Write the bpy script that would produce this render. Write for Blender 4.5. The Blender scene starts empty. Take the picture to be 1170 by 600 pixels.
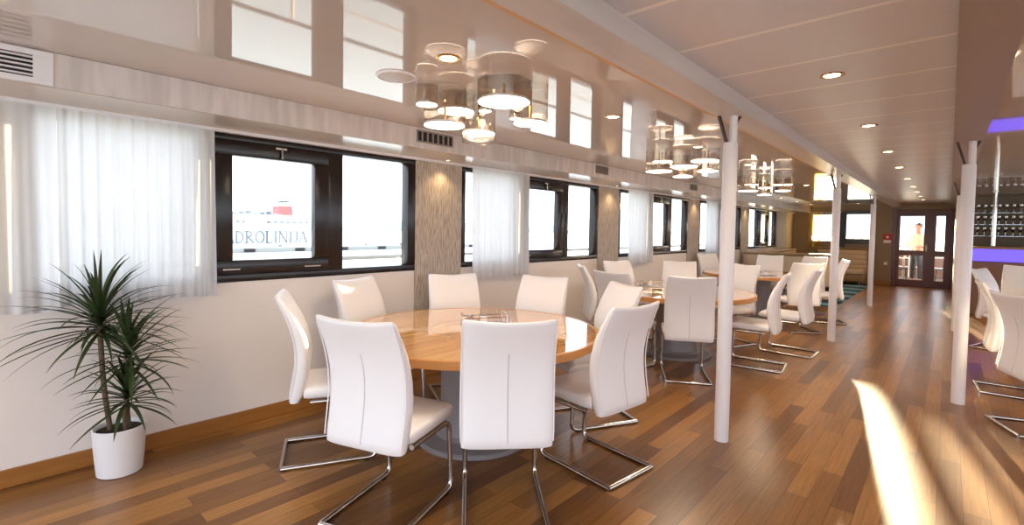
import bpy, bmesh, math, random
from mathutils import Vector, Matrix
random.seed(7)
C = bpy.context.scene.collection
SC = bpy.context.scene
PI = math.pi

# ------------------------------------------------------------------ materials
def lin(c):
    return tuple(((v/255)/12.92 if v/255 <= .04045 else ((v/255+.055)/1.055)**2.4) for v in c)

def mat(name, rgb, rough=.5, metal=0., spec=.5, ior=1.45, coat=0., emit=None, estr=0., noise=None, bump=0., bscale=200., trans=0., alpha=1.):
    m = bpy.data.materials.new(name); m.use_nodes = True
    nt = m.node_tree; b = nt.nodes['Principled BSDF']
    col = lin(rgb)+(1,)
    b.inputs['Base Color'].default_value = col
    b.inputs['Roughness'].default_value = rough
    b.inputs['Metallic'].default_value = metal
    b.inputs['IOR'].default_value = ior
    b.inputs['Specular IOR Level'].default_value = spec
    b.inputs['Coat Weight'].default_value = coat
    b.inputs['Coat Roughness'].default_value = .05
    b.inputs['Transmission Weight'].default_value = trans
    if emit:
        b.inputs['Emission Color'].default_value = lin(emit)+(1,)
        b.inputs['Emission Strength'].default_value = estr
    tc = nt.nodes.new('ShaderNodeTexCoord')
    if noise:
        rgb2, scale, vec = noise
        mp = nt.nodes.new('ShaderNodeMapping'); mp.inputs['Scale'].default_value = vec
        n = nt.nodes.new('ShaderNodeTexNoise'); n.inputs['Scale'].default_value = scale; n.inputs['Detail'].default_value = 4
        mx = nt.nodes.new('ShaderNodeMix'); mx.data_type = 'RGBA'
        mx.inputs[6].default_value = col; mx.inputs[7].default_value = lin(rgb2)+(1,)
        nt.links.new(tc.outputs['Object'], mp.inputs['Vector']); nt.links.new(mp.outputs[0], n.inputs['Vector'])
        nt.links.new(n.outputs['Fac'], mx.inputs[0]); nt.links.new(mx.outputs[2], b.inputs['Base Color'])
    if bump:
        n = nt.nodes.new('ShaderNodeTexNoise'); n.inputs['Scale'].default_value = bscale
        bp = nt.nodes.new('ShaderNodeBump'); bp.inputs['Strength'].default_value = bump; bp.inputs['Distance'].default_value = .002
        nt.links.new(tc.outputs['Object'], n.inputs['Vector']); nt.links.new(n.outputs['Fac'], bp.inputs['Height']); nt.links.new(bp.outputs[0], b.inputs['Normal'])
    return m

def emission(name, rgb, strength):
    m = bpy.data.materials.new(name); m.use_nodes = True; nt = m.node_tree; nt.nodes.clear()
    e = nt.nodes.new('ShaderNodeEmission'); o = nt.nodes.new('ShaderNodeOutputMaterial')
    e.inputs[0].default_value = lin(rgb)+(1,); e.inputs[1].default_value = strength
    nt.links.new(e.outputs[0], o.inputs[0]); return m

def glass(name, tint=(255,255,255), fac=.08):
    m = bpy.data.materials.new(name); m.use_nodes = True; nt = m.node_tree; nt.nodes.clear()
    t = nt.nodes.new('ShaderNodeBsdfTransparent'); g = nt.nodes.new('ShaderNodeBsdfGlossy'); x = nt.nodes.new('ShaderNodeMixShader')
    lw = nt.nodes.new('ShaderNodeLayerWeight'); lw.inputs[0].default_value = .5
    pw = nt.nodes.new('ShaderNodeMath'); pw.operation = 'POWER'; pw.inputs[1].default_value = 5
    ma = nt.nodes.new('ShaderNodeMath'); ma.operation = 'MULTIPLY_ADD'; ma.inputs[1].default_value = 1-fac; ma.inputs[2].default_value = fac
    mi = nt.nodes.new('ShaderNodeMath'); mi.operation = 'MINIMUM'; mi.inputs[1].default_value = .9
    nt.links.new(lw.outputs['Facing'], pw.inputs[0]); nt.links.new(pw.outputs[0], ma.inputs[0])
    o = nt.nodes.new('ShaderNodeOutputMaterial')
    t.inputs[0].default_value = lin(tint)+(1,); g.inputs['Roughness'].default_value = .02
    nt.links.new(ma.outputs[0], mi.inputs[0]); nt.links.new(mi.outputs[0], x.inputs[0])
    nt.links.new(t.outputs[0], x.inputs[1]); nt.links.new(g.outputs[0], x.inputs[2]); nt.links.new(x.outputs[0], o.inputs[0])
    return m

def sheer(name, rgb, see=.22, transl=.5):
    m = bpy.data.materials.new(name); m.use_nodes = True; nt = m.node_tree; nt.nodes.clear()
    d = nt.nodes.new('ShaderNodeBsdfDiffuse'); t = nt.nodes.new('ShaderNodeBsdfTranslucent'); p = nt.nodes.new('ShaderNodeBsdfTransparent')
    a = nt.nodes.new('ShaderNodeMixShader'); b = nt.nodes.new('ShaderNodeMixShader'); o = nt.nodes.new('ShaderNodeOutputMaterial')
    c = lin(rgb)+(1,)
    d.inputs[0].default_value = c; t.inputs[0].default_value = c
    a.inputs[0].default_value = transl; b.inputs[0].default_value = see
    nt.links.new(d.outputs[0], a.inputs[1]); nt.links.new(t.outputs[0], a.inputs[2]); nt.links.new(a.outputs[0], b.inputs[1]); nt.links.new(p.outputs[0], b.inputs[2]); nt.links.new(b.outputs[0], o.inputs[0])
    return m

def planks(name, c1, c2, width, length, rough, grain=.5, swap=True, mortar=(60,35,18), bias=0., coat=0.):
    m = bpy.data.materials.new(name); m.use_nodes = True; nt = m.node_tree; b = nt.nodes['Principled BSDF']
    tc = nt.nodes.new('ShaderNodeTexCoord'); sp = nt.nodes.new('ShaderNodeSeparateXYZ'); cb = nt.nodes.new('ShaderNodeCombineXYZ')
    nt.links.new(tc.outputs['Object'], sp.inputs[0])
    nt.links.new(sp.outputs[1 if swap else 0], cb.inputs[0]); nt.links.new(sp.outputs[0 if swap else 1], cb.inputs[1])
    br = nt.nodes.new('ShaderNodeTexBrick'); br.offset = .37; br.offset_frequency = 2
    br.inputs['Scale'].default_value = 1; br.inputs['Brick Width'].default_value = length; br.inputs['Row Height'].default_value = width
    br.inputs['Mortar Size'].default_value = .0012; br.inputs['Mortar Smooth'].default_value = .3; br.inputs['Bias'].default_value = bias
    br.inputs['Color1'].default_value = lin(c1)+(1,); br.inputs['Color2'].default_value = lin(c2)+(1,); br.inputs['Mortar'].default_value = lin(mortar)+(1,)
    nt.links.new(cb.outputs[0], br.inputs['Vector'])
    mp = nt.nodes.new('ShaderNodeMapping'); mp.inputs['Scale'].default_value = (1.2, 28, 1)
    no = nt.nodes.new('ShaderNodeTexNoise'); no.inputs['Scale'].default_value = 2.5; no.inputs['Detail'].default_value = 6; no.inputs['Roughness'].default_value = .65
    nt.links.new(cb.outputs[0], mp.inputs[0]); nt.links.new(mp.outputs[0], no.inputs['Vector'])
    rp = nt.nodes.new('ShaderNodeValToRGB'); rp.color_ramp.elements[0].position = .3; rp.color_ramp.elements[1].position = .7
    g = 1-grain; rp.color_ramp.elements[0].color = (g, g, g, 1); rp.color_ramp.elements[1].color = (1.15, 1.15, 1.15, 1)
    nt.links.new(no.outputs['Fac'], rp.inputs[0])
    mx = nt.nodes.new('ShaderNodeMix'); mx.data_type = 'RGBA'; mx.blend_type = 'MULTIPLY'; mx.inputs[0].default_value = 1
    nt.links.new(br.outputs['Color'], mx.inputs[6]); nt.links.new(rp.outputs[0], mx.inputs[7]); nt.links.new(mx.outputs[2], b.inputs['Base Color'])
    b.inputs['Roughness'].default_value = rough; b.inputs['Coat Weight'].default_value = coat; b.inputs['Coat Roughness'].default_value = .03
    return m

def streaks(name, c1, c2, scale=(60,60,7), rough=.6):
    m = bpy.data.materials.new(name); m.use_nodes = True; nt = m.node_tree; b = nt.nodes['Principled BSDF']
    tc = nt.nodes.new('ShaderNodeTexCoord'); mp = nt.nodes.new('ShaderNodeMapping'); mp.inputs['Scale'].default_value = scale
    no = nt.nodes.new('ShaderNodeTexNoise'); no.inputs['Scale'].default_value = 1; no.inputs['Detail'].default_value = 2
    rp = nt.nodes.new('ShaderNodeValToRGB'); e = rp.color_ramp.elements
    e[0].position = .38; e[1].position = .62; e[0].color = lin(c1)+(1,); e[1].color = lin(c2)+(1,)
    bp = nt.nodes.new('ShaderNodeBump'); bp.inputs['Strength'].default_value = .5; bp.inputs['Distance'].default_value = .003
    nt.links.new(tc.outputs['Object'], mp.inputs[0]); nt.links.new(mp.outputs[0], no.inputs['Vector']); nt.links.new(no.outputs['Fac'], rp.inputs[0])
    nt.links.new(rp.outputs[0], b.inputs['Base Color']); nt.links.new(no.outputs['Fac'], bp.inputs['Height']); nt.links.new(bp.outputs[0], b.inputs['Normal'])
    b.inputs['Roughness'].default_value = rough
    return m

def banded(name, c1, c2, axis, period, frac, rough=.5, offset=0.):
    """surface with straight repeated bands (joints between panels, stripes)"""
    m = bpy.data.materials.new(name); m.use_nodes = True; nt = m.node_tree; b = nt.nodes['Principled BSDF']
    tc = nt.nodes.new('ShaderNodeTexCoord'); sp = nt.nodes.new('ShaderNodeSeparateXYZ'); nt.links.new(tc.outputs['Object'], sp.inputs[0])
    a = nt.nodes.new('ShaderNodeMath'); a.operation = 'ADD'; a.inputs[1].default_value = -offset
    d = nt.nodes.new('ShaderNodeMath'); d.operation = 'DIVIDE'; d.inputs[1].default_value = period
    f = nt.nodes.new('ShaderNodeMath'); f.operation = 'FRACT'; l = nt.nodes.new('ShaderNodeMath'); l.operation = 'LESS_THAN'; l.inputs[1].default_value = frac
    mx = nt.nodes.new('ShaderNodeMix'); mx.data_type = 'RGBA'; mx.inputs[6].default_value = lin(c1)+(1,); mx.inputs[7].default_value = lin(c2)+(1,)
    nt.links.new(sp.outputs[axis], a.inputs[0]); nt.links.new(a.outputs[0], d.inputs[0]); nt.links.new(d.outputs[0], f.inputs[0]); nt.links.new(f.outputs[0], l.inputs[0])
    nt.links.new(l.outputs[0], mx.inputs[0]); nt.links.new(mx.outputs[2], b.inputs['Base Color']); b.inputs['Roughness'].default_value = rough
    return m

M = dict(
    floor=planks('wood_floor', (114,74,38), (178,126,66), .105, 1.15, .28, .34),
    leather=mat('white_leather', (238,235,236), .42, bump=.12, bscale=260),
    seam=mat('grey_stitching', (200,196,194), .6),
    chrome=mat('chrome', (205,200,196), .12, 1.),
    wall=mat('cream_wall', (236,228,221), .55, noise=((231,221,213), 3, (1,1,1))),
    pier=streaks('striped_wallpaper', (158,144,130), (198,186,172), (95,95,9)),
    wood=mat('oak_trim', (168,112,52), .4, noise=((140,88,38), 4, (10,1,10))),
    black=mat('dark_frame', (30,20,18), .22),
    darkwood=mat('mahogany_frame', (92,34,26), .3),
    gloss=mat('stretch_ceiling', (204,195,190), .03, ior=1.52),
    soffit=mat('soffit_panel', (196,180,168), .22, ior=1.6),
    soffit_face=streaks('soffit_face', (204,198,198), (222,216,216), (4,14,2), .35),
    beam=streaks('beam_panel', (190,182,182), (200,192,190), (10,1,10), .3),
    aisle=banded('panel_ceiling', (216,218,228), (244,244,248), 1, .546, .05, .35, 2.888-.546*5),
    post=mat('white_paint', (226,220,222), .35),
    bracket=mat('brown_bracket', (62,40,32), .5),
    table=planks('varnished_table', (204,144,82), (226,174,110), .09, .8, .03, .2, True, (160,96,46), coat=1.),
    tabedge=mat('table_edging', (204,146,86), .2, noise=((186,126,68), 5, (1,1,12))),
    grey=mat('grey_lacquer', (136,130,132), .4),
    pot=mat('white_pot', (226,224,226), .35),
    soil=mat('soil', (48,34,26), .9, bump=.6, bscale=60),
    bark=mat('cane', (110,92,70), .8, noise=((82,66,50), 30, (1,1,5))),
    leaf=mat('leaf', (38,52,26), .45, noise=((66,84,44), 9, (1,1,1))),
    sheer=sheer('sheer_curtain', (230,230,232), .03, .36),
    pane=glass('window_pane', (250,252,252), .05),
    shade=glass('lamp_glass', (246,242,238), .05),
    lamp=emission('lamp_disc', (255,238,212), 8.),
    lens=emission('downlight_lens', (255,226,180), 9.),
    brass=mat('brass', (200,160,92), .2, 1.),
    dark=mat('dark_gap', (26,24,28), .6),
    white=mat('white_plastic', (236,234,240), .4),
    speaker=mat('speaker_grille', (206,200,202), .5),
    steel=mat('brushed_steel', (170,160,150), .25, 1.),
    sofa=mat('beige_leather', (206,182,150), .45, bump=.1),
    sofadark=mat('brown_leather', (150,118,82), .45),
    rug=banded('striped_rug', (36,52,64), (96,156,182), 1, .95, .45, .9),
    led=emission('violet_led', (104,84,255), 1.2),
    bar=mat('bar_front', (120,86,64), .4),
    bottle=glass('bar_glass', (235,230,222), .25),
    mirror=mat('bar_mirror', (98,78,54), .35, ior=1.35),
    shelf=glass('shelf_glass', (200,210,205), .2),
    tan=mat('tan_edging', (206,160,108), .4),
    red=mat('sign_red', (205,52,44), .5), paper=mat('sign_white', (240,236,230), .5),
    skin=mat('skin', (196,146,120), .5), hair=mat('dark_hair', (34,26,24), .6),
    shirt=mat('white_shirt', (230,222,210), .7), trousers=mat('black_trousers', (30,30,34), .7), eye=mat('eye_dark', (30,22,20), .4),
    wicker=mat('dark_wicker', (50,42,40), .6), deck=planks('deck_boards', (96,80,70), (120,102,90), .12, 2., .5, .2, False),
    sea=mat('sea', (182,194,198), .3, bump=.2, bscale=.6),
    hull=mat('ship_white', (204,210,216), .5), letter=mat('ship_lettering', (84,96,118), .6), shipgrey=mat('ship_grey', (104,112,122), .6),
    funnel=mat('ship_red', (196,52,44), .6), concrete=mat('quay_concrete', (150,150,146), .8), hill=mat('far_hill', (158,168,172), .9),
    amber=mat('amber_bottle', (120,58,22), .15), bev=mat('green_bottle', (40,70,40), .15),
    yellow=sheer('yellow_curtain', (226,196,120), .1, .55),
)

# ------------------------------------------------------------------ mesh builder
class MB:
    def __init__(s): s.b = bmesh.new()
    def box(s, x0, x1, y0, y1, z0, z1, bev=0., seg=2, rot=None):
        r = bmesh.ops.create_cube(s.b, size=1.); vs = r['verts']
        for v in vs: v.co = Vector(((x0+x1)/2+v.co.x*(x1-x0), (y0+y1)/2+v.co.y*(y1-y0), (z0+z1)/2+v.co.z*(z1-z0)))
        if bev:
            es = list({e for v in vs for e in v.link_edges})
            r2 = bmesh.ops.bevel(s.b, geom=es, offset=bev, segments=seg, affect='EDGES', profile=.5)
            vs = list({v for f in r2['faces'] for v in f.verts} | {v for v in vs if v.is_valid})
        if rot: bmesh.ops.transform(s.b, matrix=rot, verts=vs)
        return s
    def tube(s, path, r, n=10, closed=False, radii=None, caps=True):
        P = [Vector(p) for p in path]; N = len(P); rings = []
        t0 = (P[1]-P[0]).normalized(); ref = Vector((0,0,1)) if abs(t0.z) < .9 else Vector((1,0,0))
        u = t0.cross(ref).normalized()
        for i in range(N):
            if closed: t = (P[(i+1) % N]-P[i-1]).normalized()
            else: t = (P[min(i+1,N-1)]-P[max(i-1,0)]).normalized()
            u = (u-t*u.dot(t)); u = u.normalized() if u.length > 1e-6 else t.orthogonal().normalized()
            w = t.cross(u); rr = radii[i] if radii else r
            rings.append([s.b.verts.new(P[i]+(u*math.cos(2*PI*k/n)+w*math.sin(2*PI*k/n))*rr) for k in range(n)])
        for i in range(N if closed else N-1):
            a, c = rings[i], rings[(i+1) % N]
            for k in range(n): s.b.faces.new((a[k], a[(k+1) % n], c[(k+1) % n], c[k]))
        if not closed and caps:
            s.b.faces.new(rings[0][::-1]); s.b.faces.new(rings[-1])
        return s
    def lathe(s, prof, n=32, c=(0,0), close=False, sx=1., sy=1.):
        """prof: (radius, z) from bottom to top; r=0 ends become a single vertex"""
        rings = []
        for r, z in prof:
            if r < 1e-6: rings.append([s.b.verts.new((c[0], c[1], z))])
            else: rings.append([s.b.verts.new((c[0]+sx*r*math.cos(2*PI*k/n), c[1]+sy*r*math.sin(2*PI*k/n), z)) for k in range(n)])
        seq = list(zip(rings, rings[1:])) + ([(rings[-1], rings[0])] if close else [])
        for a, b in seq:
            for k in range(n):
                j = (k+1) % n
                if len(a) == 1 and len(b) > 1: s.b.faces.new((a[0], b[j], b[k]))
                elif len(b) == 1 and len(a) > 1: s.b.faces.new((a[k], a[j], b[0]))
                elif len(a) > 1: s.b.faces.new((a[k], a[j], b[j], b[k]))
        return s
    def loft(s, rings, caps=True):
        R = [[s.b.verts.new(p) for p in ring] for ring in rings]; n = len(R[0])
        for a, b in zip(R, R[1:]):
            for k in range(n): s.b.faces.new((a[k], a[(k+1) % n], b[(k+1) % n], b[k]))
        if caps: s.b.faces.new(R[0][::-1]); s.b.faces.new(R[-1])
        return s
    def prism(s, pts, lo, hi, axis=0):
        """closed outline in the two other axes, extruded along axis"""
        def P(a, b, t):
            return (t, a, b) if axis == 0 else (a, t, b) if axis == 1 else (a, b, t)
        A = [s.b.verts.new(P(a, b, lo)) for a, b in pts]; B = [s.b.verts.new(P(a, b, hi)) for a, b in pts]; n = len(pts)
        s.b.faces.new(A); s.b.faces.new(B[::-1])
        for k in range(n): s.b.faces.new((A[k], B[k], B[(k+1) % n], A[(k+1) % n]))
        return s
    def grid(s, f, nu, nv):
        V = [[s.b.verts.new(f(i/nu, j/nv)) for j in range(nv+1)] for i in range(nu+1)]
        for i in range(nu):
            for j in range(nv): s.b.faces.new((V[i][j], V[i+1][j], V[i+1][j+1], V[i][j+1]))
        return s
    def sphere(s, c, r, sx=1, sy=1, sz=1, n=16):
        res = bmesh.ops.create_uvsphere(s.b, u_segments=n, v_segments=max(6, n//2+2), radius=1)
        for v in res['verts']: v.co = Vector((c[0]+v.co.x*r*sx, c[1]+v.co.y*r*sy, c[2]+v.co.z*r*sz))
        return s
    def build(s, name, m, parent=None, smooth=False, angle=40, label=None):
        bmesh.ops.recalc_face_normals(s.b, faces=s.b.faces[:])
        me = bpy.data.meshes.new(name); s.b.to_mesh(me); s.b.free(); me.materials.append(m)
        if smooth:
            me.polygons.foreach_set('use_smooth', [True]*len(me.polygons)); me.set_sharp_from_angle(angle=math.radians(angle))
        o = bpy.data.objects.new(name, me); C.objects.link(o)
        if parent: o.parent = parent
        if label: o['label'] = label
        return o

def fillet(pts, r, n=5):
    P = [Vector(p) for p in pts]; out = [P[0]]
    for a, b, c in zip(P, P[1:], P[2:]):
        d1 = (a-b); d2 = (c-b); q = min(r, d1.length*.45, d2.length*.45)
        p1 = b+d1.normalized()*q; p2 = b+d2.normalized()*q
        for k in range(n+1):
            t = k/n; out.append(p1*(1-t)**2+b*2*t*(1-t)+p2*t*t)
    out.append(P[-1]); return out

def thing(name, label, cat, loc=(0,0,0), rz=0, group=None, scale=None):
    o = bpy.data.objects.new(name, None); C.objects.link(o); o.empty_display_size = .1
    o.location = loc; o.rotation_euler = (0, 0, rz)
    return tag(o, label, cat, group)
def tag(o, label, cat, group=None, kind=None):
    o['label'] = label; o['category'] = cat
    if group: o['group'] = group
    if kind: o['kind'] = kind
    return o
def struct(o, label=None):
    o['kind'] = 'structure'
    if label: o['label'] = label
    return o
def copy_tree(o, parent=None):
    c = o.copy(); C.objects.link(c)
    if parent: c.parent = parent
    for ch in list(o.children): copy_tree(ch, c)
    return c
def copy_as(o, label, loc, rz=0, group=None):
    c = copy_tree(o); c['label'] = label; c.location = loc; c.rotation_euler = (0, 0, rz)
    if group: c['group'] = group
    return c

# ------------------------------------------------------------------ the shell
XL = -3.75; YE = 17.6
ZD, ZB, ZA = 2.27, 2.24, 2.34
struct(MB().box(-3.9, 4.3, -2.0, YE, -.1, 0).build('floor', M['floor']), 'varnished brown plank floor running down the saloon')
struct(MB().box(-3.30, -1.209, -2.0, YE, ZD, 2.6).build('ceiling', M['gloss']), 'glossy mirror-like ceiling over the window tables')
struct(MB().box(-1.04, 0.0, -2.0, YE, ZA, 2.6).build('ceiling_aisle', M['aisle']), 'matt panelled ceiling over the aisle')
struct(MB().box(.19, 4.3, -2.0, YE, ZD, 2.6).build('ceiling_right', M['gloss']), 'glossy ceiling over the bar side')
struct(MB().box(-1.209, -1.03, -2.0, YE, ZB, 2.6).build('trim_1', M['beam']), 'long ceiling beam on the white posts left of the aisle')
struct(MB().box(-.003, .19, -2.0, YE, 2.255, 2.6).build('trim_2', mat('shaded_beam', (150,128,112), .4)), 'long ceiling beam on the white posts right of the aisle')  # shading of the right beam is put into its darker base colour
soff = MB().box(XL, -3.27, -2.0, YE, 2.10, 2.6); struct(soff.build('trim_3', M['soffit']), 'boxed soffit running above the windows')
struct(MB().box(-3.27, -3.262, -2.0, YE, 2.104, 2.268).build('trim_4', M['soffit_face']), 'pale upright face of the soffit above the windows')
struct(MB().box(XL, -3.70, -2.0, YE, 2.078, 2.10).build('trim_5', M['white']), 'white curtain rail strip under the soffit')

# windows repeat every 3.2 m, wallpapered piers between them
BAYS = [(.15+3.2*k, .15+3.2*k+2.62) for k in range(5)]
WZ0, WZ1 = 1.04, 2.08
w = MB().box(-3.87, XL, -2.0, YE, 0, WZ0).box(-3.87, XL, -2.0, YE, WZ1, 2.6)
edges = [-2.0] + [v for b in BAYS for v in b] + [YE]
# last bay (near the far end) ends earlier, then solid wall
for a, b in zip(edges[::2], edges[1::2]): w.box(-3.87, XL, a, b, WZ0, WZ1)
struct(w.build('wall_left', M['wall']), 'cream wall below and between the sea windows')
piers = [(2.77, 3.35), (5.97, 6.55), (9.17, 9.75), (12.37, 12.95)]
for i, (a, b) in enumerate(piers):
    struct(MB().box(XL, XL+.012, a, b, .10, 2.078).build('trim_%d' % (6+i), M['pier']), 'streaked taupe wallpaper strip between windows')
struct(MB().box(XL, XL+.018, -2.0, 11.3, 0, .10, .004).build('baseboard_left', M['wood']), 'oak baseboard along the window wall')

def make_window(i, y0, y1):
    r = thing('window_%d' % i, 'dark framed sea window number %d from the plant' % i, 'window', (XL, y0, WZ0)); r['kind'] = 'structure'
    L = y1-y0; H = WZ1-WZ0; fx0, fx1 = -.09, .012
    f = MB(); fw = .055
    f.box(fx0, fx1, 0, L, 0, fw, .004).box(fx0, fx1, 0, L, H-.045, H, .004).box(fx0, fx1, 0, fw, fw, H-.045, .004).box(fx0, fx1, L-.085, L, fw, H-.045, .004)
    f.box(fx0, fx1, .84, .93, fw, H-.045, .004).box(fx0, fx1, 1.76, 1.885, fw, H-.045, .004)
    f.build('frame', M['black'], r, True, 30)
    a, b = .935, 1.755
    s = MB(); sw = .115
    s.box(-.045, .028, a, b, fw, fw+.10, .006).box(-.045, .028, a, b, H-.15, H-.045, .006).box(-.045, .028, a, a+sw, fw+.1, H-.15, .006).box(-.045, .028, b-sw, b, fw+.1, H-.15, .006)
    so = s.build('sash', M['black'], r, True, 30)
    MB().box(-.012, -.006, a+sw-.005, b-sw+.005, fw+.095, H-.145).build('pane', M['pane'], so)
    MB().box(.028, .034, a+.05, a+.16, fw+.03, fw+.042, .002).box(.028, .034, b-.2, b-.07, fw+.03, fw+.042, .002).build('catch', M['steel'], so, label='steel catch on the black sash')
    h = MB().box(.028, .05, (a+b)/2-.01, (a+b)/2+.07, H-.075, H-.055, .003); h.tube([(.045, (a+b)/2+.035, H-.065), (.05, (a+b)/2+.035, H-.14)], .008, 8)
    h.build('handle', M['steel'], so, True, label='steel handle at the top of the sash')
    for u, v in ((fw, .84), (1.885, L-.085)):
        MB().box(-.05, -.044, u-.004, v+.004, fw-.004, H-.041).build('pane', M['pane'], r)
    return r
for i, (a, b) in enumerate(BAYS): make_window(i+1, a, b)

# end wall: dining side with two windows, door to the after deck
zt = 2.6
def slab(m, x0, x1, z0, z1): m.box(x0, x1, YE, YE+.12, z0, z1)
ew = MB()
slab(ew, -3.9, -3.25, 0, zt); slab(ew, -3.25, -2.46, 0, 1.2); slab(ew, -3.25, -2.46, 2.08, zt); slab(ew, -2.46, -2.36, 0, zt)
slab(ew, -2.36, -1.66, 0, 1.27); slab(ew, -2.36, -1.66, 2.08, zt); slab(ew, -1.66, -1.20, 0, zt); slab(ew, -1.20, .10, 2.17, zt); slab(ew, .10, 4.3, 0, zt)
struct(ew.build('wall_end', mat('taupe_panel', (150,128,104), .5)), 'taupe end wall with a double glass door')
def end_window(i, x0, x1, z0, z1):
    r = thing('window_%d' % i, 'dark framed end wall window', 'window', (x0, YE, z0)); r['kind'] = 'structure'; L = x1-x0; H = z1-z0
    MB().box(0, L, -.02, .10, 0, .05).box(0, L, -.02, .10, H-.04, H).box(0, .05, -.02, .10, .05, H-.04).box(L-.05, L, -.02, .10, .05, H-.04).build('frame', M['black'], r)
    MB().box(.045, L-.045, .04, .046, .045, H-.035).build('pane', M['pane'], r)
end_window(6, -3.25, -2.46, 1.2, 2.08); end_window(7, -2.36, -1.66, 1.27, 2.08)
MB_p = MB().box(-2.48, -2.34, YE-.01, YE, .9, 2.12, .003).box(-2.36, -1.70, YE-.025, YE, 1.17, 1.27, .006).box(-2.36,-1.70,YE-.025,YE,2.08,2.16,.006)
struct(MB_p.build('trim_11', M['black']), 'black window surround on the end wall')
struct(MB().box(.10, .22, 13.9, YE, 0, 2.6).build('wall_right', mat('side_panel', (150,126,100), .5)), 'short taupe wall between bar and end door')

struct(MB().box(-1.235, -1.21, -2.0, YE, 2.242, 2.268).build('trim_13', M['tan']), 'tan edging along the beam')
struct(MB().box(-5.2, 5.2, YE+.12, 20.4, 2.42, 2.5).build('ceiling_deck_shade', M['white']), 'unseen canopy added to shade the person on the after deck')  # out-of-view canopy added to cut the sky light on the deck
# double door
d = thing('door_1', 'dark red wooden double door glazed onto the after deck', 'door', (-1.20, YE, 0)); d['kind'] = 'structure'
DW = 1.30
MB().box(0, .09, -.04, .12, 0, 2.17, .005).box(DW-.09, DW, -.04, .12, 0, 2.17, .005).box(.09, DW-.09, -.04, .12, 2.08, 2.17, .005).box(.09, DW-.09, -.02, .12, 0, .04, .004).build('frame', M['darkwood'], d)
def leaf(x0, x1, sl, sr, name):
    m = MB(); H0, H1 = .04, 2.08
    m.box(x0, x0+sl, .01, .06, H0, H1, .004).box(x1-sr, x1, .01, .06, H0, H1, .004).box(x0+sl, x1-sr, .01, .06, H1-.1, H1, .004).box(x0+sl, x1-sr, .01, .06, H0, .20, .004).box(x0+sl, x1-sr, .01, .06, .88, 1.02, .004)
    o = m.build(name, M['darkwood'], d)
    MB().box(x0+sl-.004, x1-sr+.004, .032, .038, 1.016, H1-.096).build('pane', M['pane'], o)
    MB().box(x0+sl-.004, x1-sr+.004, .032, .038, .196, .884).build('pane', M['pane'], o)
    return o
l1 = leaf(.09, .80, .07, .12, 'door_leaf'); l2 = leaf(.80, DW-.09, .13, .10, 'door_leaf')
hm = MB().box(.715, .755, -.01, .012, .98, 1.2, .004); hm.tube(fillet([(.735, -.005, 1.12), (.735, -.05, 1.12), (.64, -.05, 1.12)], .02), .009, 8)
hm.build('handle', M['steel'], l1, True, label='steel lever handle on the dark door')
struct(MB().box(-1.70, -1.21, YE-.02, YE, 0, .10, .004).build('baseboard_end', M['wood']), 'oak baseboard beside the door')

# unseen sides of the saloon; near wall left open and moved close for more daylight
bw = MB().box(-3.9, 4.3, -2.0, -1.88, 2.2, 2.6)
for x in (-3.9, -2.3, -.7, .9, 2.5, 4.2): bw.box(x, x+.06, -2.0, -1.88, 0, 2.2)
struct(bw.build('wall_back', M['wall']), 'unseen open near end wall, shaped to let daylight in')
struct(MB().box(-5.2, 5.2, -9, -2.0, -.1, -.005).build('floor_bounce', mat('bounce_deck', (214,212,206), .6)), 'unseen pale deck added to bounce daylight up to the ceiling')  # unseen bounce surface, added to throw daylight up at the ceiling
rw = MB().box(4.2, 4.32, -2.0, YE, 0, .9).box(4.2, 4.32, -2.0, YE, 2.1, 2.6)
for y in [-2.0+1.6*k for k in range(13)]: rw.box(4.2, 4.32, y, y+.2, .9, 2.1)
struct(rw.build('wall_starboard', M['wall']), 'windowed wall on the far right of the saloon')

# ------------------------------------------------------------------ curtains
def curtain(y0, y1, z0, z1, m, label, name='curtain', x=-3.685, amp=.018, folds=9, flare=.0):
    L = y1-y0; ph = random.random()*6
    def f(u, v):
        a = .35+.65*(1-v)
        w_ = math.sin(2*PI*folds*u+ph)+.45*math.sin(2*PI*folds*2.3*u+ph*2+v)
        return (x+amp*a*w_+.02*(1-v), y0+L*u+flare*(1-v)*(u-.5), z0+(z1-z0)*v + .006*math.sin(9*u+ph)*(1-v))
    o = MB().grid(f, int(folds*12), 18).build(name, m, None, True, 180)
    tag(o, label, 'curtain', 'sheer white window curtains')
    hm_ = MB().grid(lambda u, v: (f(u, .028*v)[0]+.003, f(u, 0)[1], f(u, 0)[2]+.028*v*(z1-z0)), int(folds*12), 1)
    hm_.build('hem', m, o, True, 180)
    return o
curtain(-.75, .30, .95, 2.078, M['sheer'], 'sheer white curtain on the far left, in front of the wallpaper behind the plant', folds=8, x=-3.69, amp=.015)
curtain(.30, 1.075, .965, 2.078, M['sheer'], 'wide backlit sheer curtain touching the first dark window sash', folds=10)
curtain(3.45, 4.37, .915, 2.078, M['sheer'], 'sheer white curtain at the second window, above the front round table', folds=9)
curtain(6.72, 7.58, .925, 2.078, M['sheer'], 'sheer white curtain at the third window, behind the second table', folds=9)
curtain(9.95, 10.78, .93, 2.078, M['sheer'], 'sheer white curtain at the fourth window, mostly behind the first white post', folds=8)
def endcurtain():
    f = lambda u, v: (-3.30+.36*u, YE-.06+.018*math.sin(2*PI*4*u)*(.4+.6*(1-v)), 1.02+1.08*v)
    o = MB().grid(f, 48, 14).build('curtain', M['yellow'], None, True, 180); tag(o, 'yellowish curtain drawn aside at the end wall window', 'curtain')
    MB().box(-3.34, -2.44, YE-.075, YE-.045, 2.095, 2.115).build('rail', M['white'], o)
endcurtain()
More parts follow.
